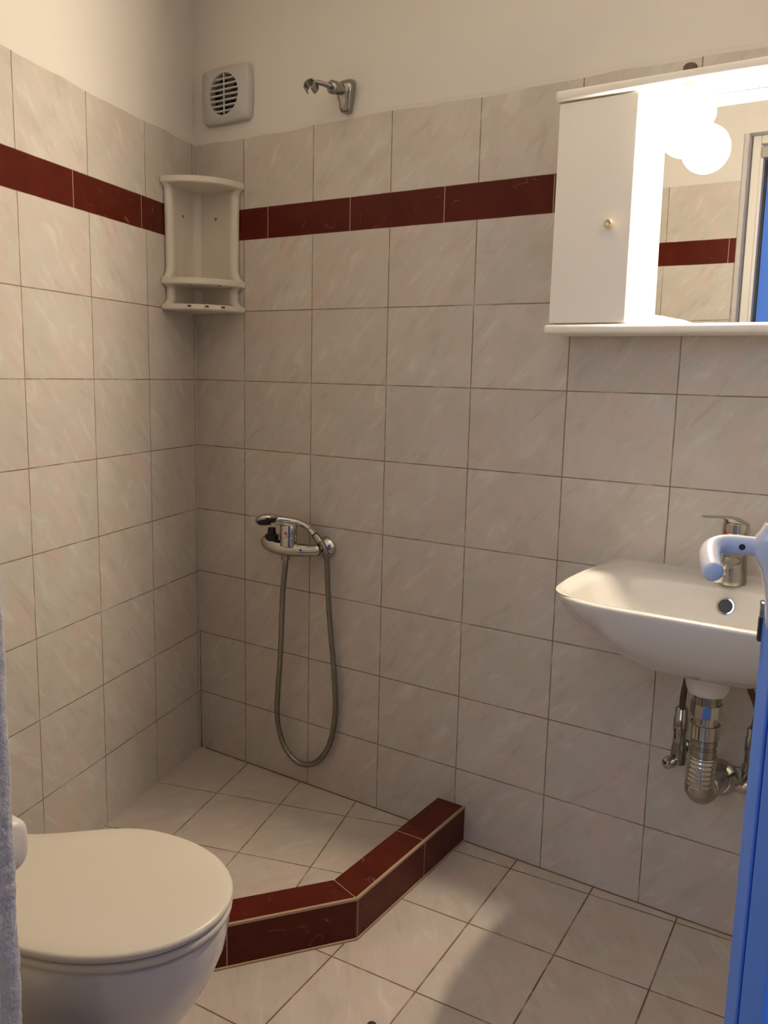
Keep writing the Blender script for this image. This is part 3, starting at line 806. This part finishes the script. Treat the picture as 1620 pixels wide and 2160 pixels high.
# ------------------------------------------------------------------ corner shelf
shelf = thing('corner_shelf', 'white plastic three tier corner shelf across the red tile band', 'shelf', (0.10, -0.07, 1.40))
bis = math.atan2(-0.5 * (0 + LD.y) * -1, 0.5 * (1 + LD.x))
A_B = 0.0; A_L = math.atan2(LD.y, LD.x)      # directions of the two walls from the corner
def pol(r, t, z, off=0.0):
    """t in 0..1 from back wall to left wall"""
    a = A_B + (A_L - A_B) * t
    return Vector((r * math.cos(a), r * math.sin(a), z))
def shelf_disc(z0, z1, R0, bulge, lip):
    """board with a bowed front edge"""
    bm = bmesh.new(); n = 28
    e0 = Vector((R0, -0.002, 0)); e1 = LD * R0 + LN * 0.002
    mid = (e0 + e1) / 2; outd = (mid.normalized())
    front = []
    for i in range(n + 1):
        t = i / n; p = e0.lerp(e1, t) + outd * bulge * (1 - (2 * t - 1) ** 2)
        front.append(p)
    cb = Vector((0.002, -0.003, 0))
    def ring(z, k): 
        pts = [cb.copy()] + [cb + (p - cb) * k for p in front]
        return [(q.x, q.y, z) for q in pts]
    loft(bm, [ring(z0, 0.985), ring(z0 + 0.003, 1.0), ring(z1 - 0.003, 1.0), ring(z1, 0.985)])
    return bm
obj('top_board', shelf_disc(1.734, 1.752, 0.197, 0.050, 1), M_plast, shelf, smooth=True)
obj('middle_board', shelf_disc(1.462, 1.480, 0.199, 0.052, 1), M_plast, shelf, smooth=True)
obj('bottom_board', shelf_disc(1.392, 1.408, 0.199, 0.052, 1), M_plast, shelf, smooth=True)
# side cheeks along each wall: waisted outline, rolled front edge
def cheek(z0, z1, d, n_in, name, waist, fr):
    bm = bmesh.new(); nz = 34; rings = []
    for i in range(nz + 1):
        z = z0 + (z1 - z0) * i / nz
        fl = 0.020 * max(max(0, 1 - (z - z0) / fr), max(0, 1 - (z1 - z) / (fr * 0.55))) ** 2.2
        e = waist + 0.006 * (z - 1.4) / 0.33 + fl
        a0 = d * 0.03
        prof = [(0.022, 0.0008), (e - 0.004, 0.0008), (e, 0.004), (e - 0.001, 0.013), (e - 0.007, 0.019), (e - 0.016, 0.021), (e - 0.026, 0.0195), (e - 0.036, 0.0165), (e - 0.06, 0.013), (0.05, 0.013), (0.024, 0.016)]
        rings.append([tuple(d * u_ + n_in * v_ + Vector((0, 0, z))) for u_, v_ in prof])
    loft(bm, rings); return obj(name, bm, M_plast, shelf, smooth=True, sharp=60)
for z0, z1, fr in ((1.479, 1.735, 0.035), (1.407, 1.463, 0.022)):
    cheek(z0, z1, Vector((1, 0, 0)), Vector((0, -1, 0)), 'side_panel', 0.175, fr)
    cheek(z0, z1, LD, LN, 'side_panel', 0.175, fr)
bm = bmesh.new()   # rounded back column in the corner
rings = []
for z in (1.395, 1.60, 1.748):
    ring = []
    c = Vector((0.05, 0, 0)) * 0.5 + LD * 0.025
    p0 = Vector((0.040, -0.0135, 0)); p3 = LD * 0.040 + LN * 0.0135; pc = (Vector((1, 0, 0)) + LD).normalized() * 0.034
    for i in range(9):
        t = i / 8; p = p0 * (1 - t) ** 2 + pc * 2 * t * (1 - t) + p3 * t * t; ring.append((p.x, p.y, z))
    ring += [(LD.x * .02 + .001, LD.y * .02, z), (0.003, -0.003, z), (0.02, -0.001, z)]
    rings.append(ring)
loft(bm, rings); obj('back_column', bm, M_plast, shelf, smooth=True, sharp=60)
for P_, n_in in ((Vector((0.096, -0.0130, 1.660)), Vector((0, -1, 0))), (LD * 0.096 + LN * 0.0130 + Vector((0, 0, 1.660)), LN)):
    bm = bmesh.new(); lathe(bm, P_, n_in, [(0, 0.0042), (0.0016, 0.0040), (0.0022, 0.002)], 14); obj('screw', bm, M_dullch, shelf, smooth=True)
bm = bmesh.new(); cq = (Vector((1, 0, 0)) + LD).normalized(); lathe(bm, cq * 0.0312 + Vector((0, 0, 1.655)), cq, [(0, 0.0026), (0.0032, 0.0026)], 12); obj('centre_hole', bm, M_hole, shelf)
e0 = Vector((0.199, -0.002, 0)); e1 = LD * 0.199 + LN * 0.002; outd = ((e0 + e1) / 2).normalized()
for t in (0.30, 0.50, 0.70):      # little notched hooks on the bottom front edge
    p = e0.lerp(e1, t) + outd * 0.052 * (1 - (2 * t - 1) ** 2)
    tdir = (e1 - e0).normalized()
    Mx = Matrix.Translation((p.x, p.y, 1.4)) @ Matrix(((tdir.x, outd.x, 0, 0), (tdir.y, outd.y, 0, 0), (0, 0, 1, 0), (0, 0, 0, 1)))
    bm = bmesh.new()
    box(bm, (-0.008, -0.002, -0.005), (0.008, 0.0025, 0.0055), 0.001, 1, M=Mx); h_ = obj('hook', bm, M_plast, shelf)
    bm = bmesh.new(); box(bm, (-0.0048, 0.0020, -0.001), (0.0048, 0.0029, 0.0045), 0, M=Mx); obj('notch', bm, M_dark, h_)
for t in (0.33, 0.67):
    p = (e0.lerp(e1, t) + outd * 0.030)
    bm = bmesh.new(); lathe(bm, (p.x, p.y, 1.4612), Z, [(0, 0.0045), (0.0015, 0.0045)], 12); obj('drain_hole', bm, M_hole, shelf)

# ------------------------------------------------------------------ shower mixer, hand shower, hose
mx = thing('shower_mixer', 'chrome wall mounted shower mixer low on the tiled back wall', 'mixer tap', (0.43, 0, 0.735))
ZM = 0.738
for x in (0.357, 0.507):
    bm = bmesh.new(); lathe(bm, (x, -0.0005, ZM), (0, -1, 0), [(0, 0.0325), (0.003, 0.0330), (0.010, 0.030), (0.018, 0.023), (0.022, 0.0175), (0.040, 0.0165)], 36); obj('wall_flange', bm, M_chrome, mx, smooth=True)
bm = bmesh.new()
P = catmull([(0.524, -0.050, ZM + 0.002), (0.507, -0.056, ZM), (0.480, -0.064, ZM - 0.002), (0.445, -0.071, ZM - 0.003), (0.410, -0.076, ZM - 0.002), (0.375, -0.077, ZM + 0.002), (0.352, -0.072, ZM + 0.008), (0.340, -0.064, ZM + 0.014)], 6)
n_ = len(P); rr = []
for i in range(n_):
    t = i / (n_ - 1)
    r = 0.0172 + 0.0065 * min(1, max(0, (t - 0.25) / 0.35))
    if t < 0.06: r *= (0.55 + 0.45 * (t / 0.06) ** 0.5)
    if t > 0.84: r *= max(0.06, 1 - ((t - 0.84) / 0.16) ** 2) ** 0.5
    rr.append(r)
tube(bm, P, rr, 26, flat=(1.0, 1.0)); obj('body', bm, M_chrome, mx, smooth=True, sharp=80)
bm = bmesh.new(); lathe(bm, (0.432, -0.080, ZM + 0.008), Z, [(0, 0.0240), (0.020, 0.0235), (0.026, 0.0225), (0.027, 0.0240), (0.054, 0.0240), (0.059, 0.0225), (0.060, 0.018)], 36); obj('cartridge', bm, M_chrome, mx, smooth=True)
bm = bmesh.new()
rings = []
for x, y, z, w, h in [(0.436, -0.056, 0.803, 0.018, 0.005), (0.434, -0.068, 0.8045, 0.0245, 0.009), (0.432, -0.084, 0.806, 0.0245, 0.009), (0.427, -0.098, 0.809, 0.017, 0.006), (0.423, -0.120, 0.813, 0.012, 0.0035), (0.421, -0.134, 0.814, 0.008, 0.002)]:
    rings.append([(x + w * math.cos(2 * math.pi * i / 18), y, z + h * math.sin(2 * math.pi * i / 18)) for i in range(18)])
loft(bm, rings); obj('lever', bm, M_chrome, mx, smooth=True)
sd = Vector((0.25, -0.96, 0)).normalized()
sd = Vector((0.35, -0.94, 0)).normalized()
bm = bmesh.new(); lathe(bm, Vector((0.432, -0.080, ZM + 0.047)) + sd * 0.0236, sd, [(0, 0.0042), (0.0014, 0.0040)], 14); obj('red_marker', bm, M_red, mx)
bm = bmesh.new(); sdd = Vector((0.22, -0.975, 0)).normalized()
for dx, dz, w in ((-0.006, 0, 0.005), (0.003, 0.001, 0.0045)):
    lathe(bm, Vector((0.474 + dx, -0.064 - 0.0182, ZM - 0.001 + dz)), sdd, [(0, w), (0.0012, w * 0.9)], 12)
obj('blue_mark', bm, M_bluedot, mx)
bm = bmesh.new(); lathe(bm, (0.418, -0.076, ZM - 0.036), Z, [(0, 0.0095), (0.001, 0.0115), (0.010, 0.0115), (0.011, 0.0125), (0.020, 0.0125)], 6); obj('outlet_nut', bm, M_dullch, mx)
bm = bmesh.new()      # dark cradle fork on the left end that carries the head
lathe(bm, (0.372, -0.082, ZM + 0.018), Z, [(0, 0.016), (0.004, 0.0185), (0.014, 0.0185), (0.018, 0.012), (0.034, 0.0105)], 24); obj('cradle', bm, M_black, mx, smooth=True)

hs = thing('hand_shower', 'chrome hand shower lying on top of the shower mixer', 'shower head', (0.40, -0.09, 0.80))
hc = Vector((0.368, -0.098, 0.8155)); hax = Vector((-0.34, 0.22, 0.91)).normalized()
bm = bmesh.new(); lathe(bm, hc - hax * 0.006, hax, [(0, 0.0305), (0.003, 0.0335), (0.008, 0.0330), (0.014, 0.0285), (0.0185, 0.019), (0.0205, 0.008), (0.021, 0.0005)], 36); obj('head', bm, M_chrome, hs, smooth=True)
bm = bmesh.new(); lathe(bm, hc - hax * 0.0115, hax, [(0, 0.0245), (0.003, 0.0285), (0.007, 0.0295)], 36)
a_, c_ = frame_axes(hax)
for k in range(18):
    an = 2 * math.pi * k / 18
    lathe(bm, hc - hax * 0.0125 + (a_ * math.cos(an) + c_ * math.sin(an)) * 0.022, hax, [(0, 0.0012), (0.003, 0.0016)], 6)
obj('spray_plate', bm, M_black, hs, smooth=True)
bm = bmesh.new()
P = catmull([hc + Vector((0.012, 0.010, 0.002)), (0.400, -0.068, 0.814), (0.435, -0.046, 0.8085), (0.466, -0.042, 0.8000), (0.487, -0.045, 0.7890), (0.503, -0.049, 0.7790)], 8)
n_ = len(P)
tube(bm, P, [0.0150 - 0.004 * math.sin(min(1, i / n_ * 1.3) * math.pi / 2) + (0.0015 if i > n_ * .75 else 0) for i in range(n_)], 22, flat=(1.05, 0.85)); obj('handle', bm, M_chrome, hs, smooth=True)
hd = Vector((0.0165, -0.001, -0.0150)).normalized()
bm = bmesh.new(); lathe(bm, Vector((0.5030, -0.049, 0.7790)), hd, [(0, 0.0110), (0.0015, 0.0118), (0.018, 0.0108), (0.026, 0.0098), (0.0275, 0.008)], 24); obj('connector', bm, M_dullch, hs, smooth=True)

hose_pts = [(0.418, -0.076, 0.706), (0.418, -0.076, 0.690), (0.410, -0.071, 0.655), (0.3985, -0.064, 0.600), (0.3905, -0.058, 0.530), (0.384, -0.054, 0.450), (0.376, -0.050, 0.372), (0.366, -0.046, 0.290), (0.3585, -0.040, 0.222), (0.3600, -0.034, 0.170), (0.373, -0.028, 0.122), (0.400, -0.024, 0.088), (0.438, -0.022, 0.074), (0.480, -0.021, 0.086), (0.512, -0.020, 0.114), (0.538, -0.019, 0.160), (0.552, -0.018, 0.215), (0.5570, -0.017, 0.275), (0.5550, -0.018, 0.340), (0.5500, -0.020, 0.410), (0.5440, -0.024, 0.480), (0.5390, -0.029, 0.560), (0.5375, -0.035, 0.640), (0.5390, -0.041, 0.700), (0.5380, -0.046, 0.735), (0.5295, -0.049, 0.7545), (0.5200, -0.0505, 0.7655)]
PP = resample(catmull(hose_pts, 14), 0.00155)
bm = bmesh.new()
tube(bm, PP, [0.0076 + 0.0009 * math.sin(i * math.pi / 1.5) for i in range(len(PP))], 10)
tag(obj('shower_hose', bm, M_hose, smooth=True, sharp=85), 'ribbed metal shower hose hanging in a long loop below the mixer', 'hose')

# ------------------------------------------------------------------ the blue door, opened into the room
door = thing('door_1', 'blue door standing open into the bathroom with white lever handle', 'door', (1.97, -1.49, 0))
EP = Vector((1.782, -0.838, 0)); dd = Vector((0.276, -0.9612, 0)); dn = Vector((-0.9612, -0.276, 0))
MD = Matrix.Translation(EP) @ Matrix(((dd.x, dn.x, 0, 0), (dd.y, dn.y, 0, 0), (0, 0, 1, 0), (0, 0, 0, 1)))   # x along the leaf to the hinge, y out of its face
bm = bmesh.new(); box(bm, (0.0, -0.042, 0.012), (0.672, -0.004, 1.985), 0.002, 1, M=MD); obj('leaf', bm, M_blue, door)
bm = bmesh.new(); box(bm, (0.0, -0.004, 0.012), (0.084, 0.0, 1.985), 0.0012, 1, M=MD); obj('stile', bm, M_blue_sheen, door)
bm = bmesh.new(); box(bm, (0.084, -0.0042, 0.012), (0.113, -0.0039, 1.985), 0, M=MD); obj('seal', bm, M_seal, door)
bm = bmesh.new(); box(bm, (0.113, -0.004, 0.012), (0.672, 0.0, 1.985), 0.0012, 1, M=MD); obj('panel', bm, M_blue, door)
def dp(a, c, z): return MD @ Vector((a, c, z))
bm = bmesh.new()
rings = []
for q, wx, wz in ((0.0, 0.018, 0.080), (0.002, 0.0182, 0.080), (0.0035, 0.0170, 0.074), (0.0055, 0.0160, 0.052), (0.008, 0.0155, 0.038), (0.013, 0.0150, 0.028), (0.018, 0.0135, 0.0180), (0.022, 0.0118, 0.0125)):
    ring = []
    for i in range(36):
        a = 2 * math.pi * i / 36; p = 3.0 if q < 0.012 else 2.2
        c_, s_ = math.cos(a), math.sin(a)
        ring.append(dp(0.050 + wx * math.copysign(abs(c_) ** (2 / p), c_), q, 1.046 + wz * math.copysign(abs(s_) ** (2 / p), s_) - (0.012 if q < 0.01 else 0)))
    rings.append(ring)
loft(bm, rings)
lvp = obj('handle_plate', bm, M_handle, door, smooth=True, sharp=60)
bm = bmesh.new()
P = [dp(a, c, z) for a, c, z in [(0.050, 0.018, 1.046), (0.050, 0.035, 1.0465), (0.051, 0.048, 1.0465), (0.055, 0.058, 1.0455), (0.064, 0.066, 1.0430), (0.078, 0.0695, 1.0390), (0.094, 0.0700, 1.0350), (0.108, 0.0695, 1.0315), (0.119, 0.0685, 1.0285), (0.124, 0.0680, 1.0270)]]
P = catmull(P, 6); n_ = len(P)
rr = []
for i in range(n_):
    t = i / (n_ - 1)
    r = 0.0108 + 0.0006 * math.sin(t * math.pi)
    if t > 0.90: r *= max(0.05, 1 - ((t - 0.90) / 0.103) ** 2) ** 0.5
    rr.append(r)
tube(bm, P, rr, 24); obj('lever', bm, M_handle, lvp, smooth=True, sharp=80)
pp = dp(0.050, 0.036, 1.0465) + dd * 0.0108
bm = bmesh.new(); lathe(bm, pp, dd, [(-0.001, 0.0034), (0.0006, 0.0034), (0.0008, 0.0022)], 16); obj('screw', bm, M_dark, lvp)
bm = bmesh.new(); box(bm, (-0.014, -0.013, 0.953), (0.0, 0.0035, 0.972), 0.002, 2, M=MD); lt = obj('latch_bolt', bm, M_chrome, door, smooth=True)
bm = bmesh.new(); box(bm, (-0.009, -0.012, 0.924), (0.0, 0.004, 0.953), 0.001, 1, M=MD); obj('strike_edge', bm, M_dark, door)

# small dark door stop on the floor
ds = thing('door_stop', 'small dark grey rubber stop on the floor tiles at the bottom edge', 'door stop', (1.160, -0.706, 0))
bm = bmesh.new(); lathe(bm, (1.160, -0.706, 0), Z, [(0, 0.0125), (0.002, 0.0135), (0.022, 0.0105), (0.026, 0.0085), (0.0275, 0.004)], 22); obj('cap', bm, M_dark, ds, smooth=True)
bm = bmesh.new(); box(bm, (1.140, -0.760, 0.0), (1.180, -0.710, 0.012), 0.004, 2); obj('base', bm, M_dark, ds, smooth=True)
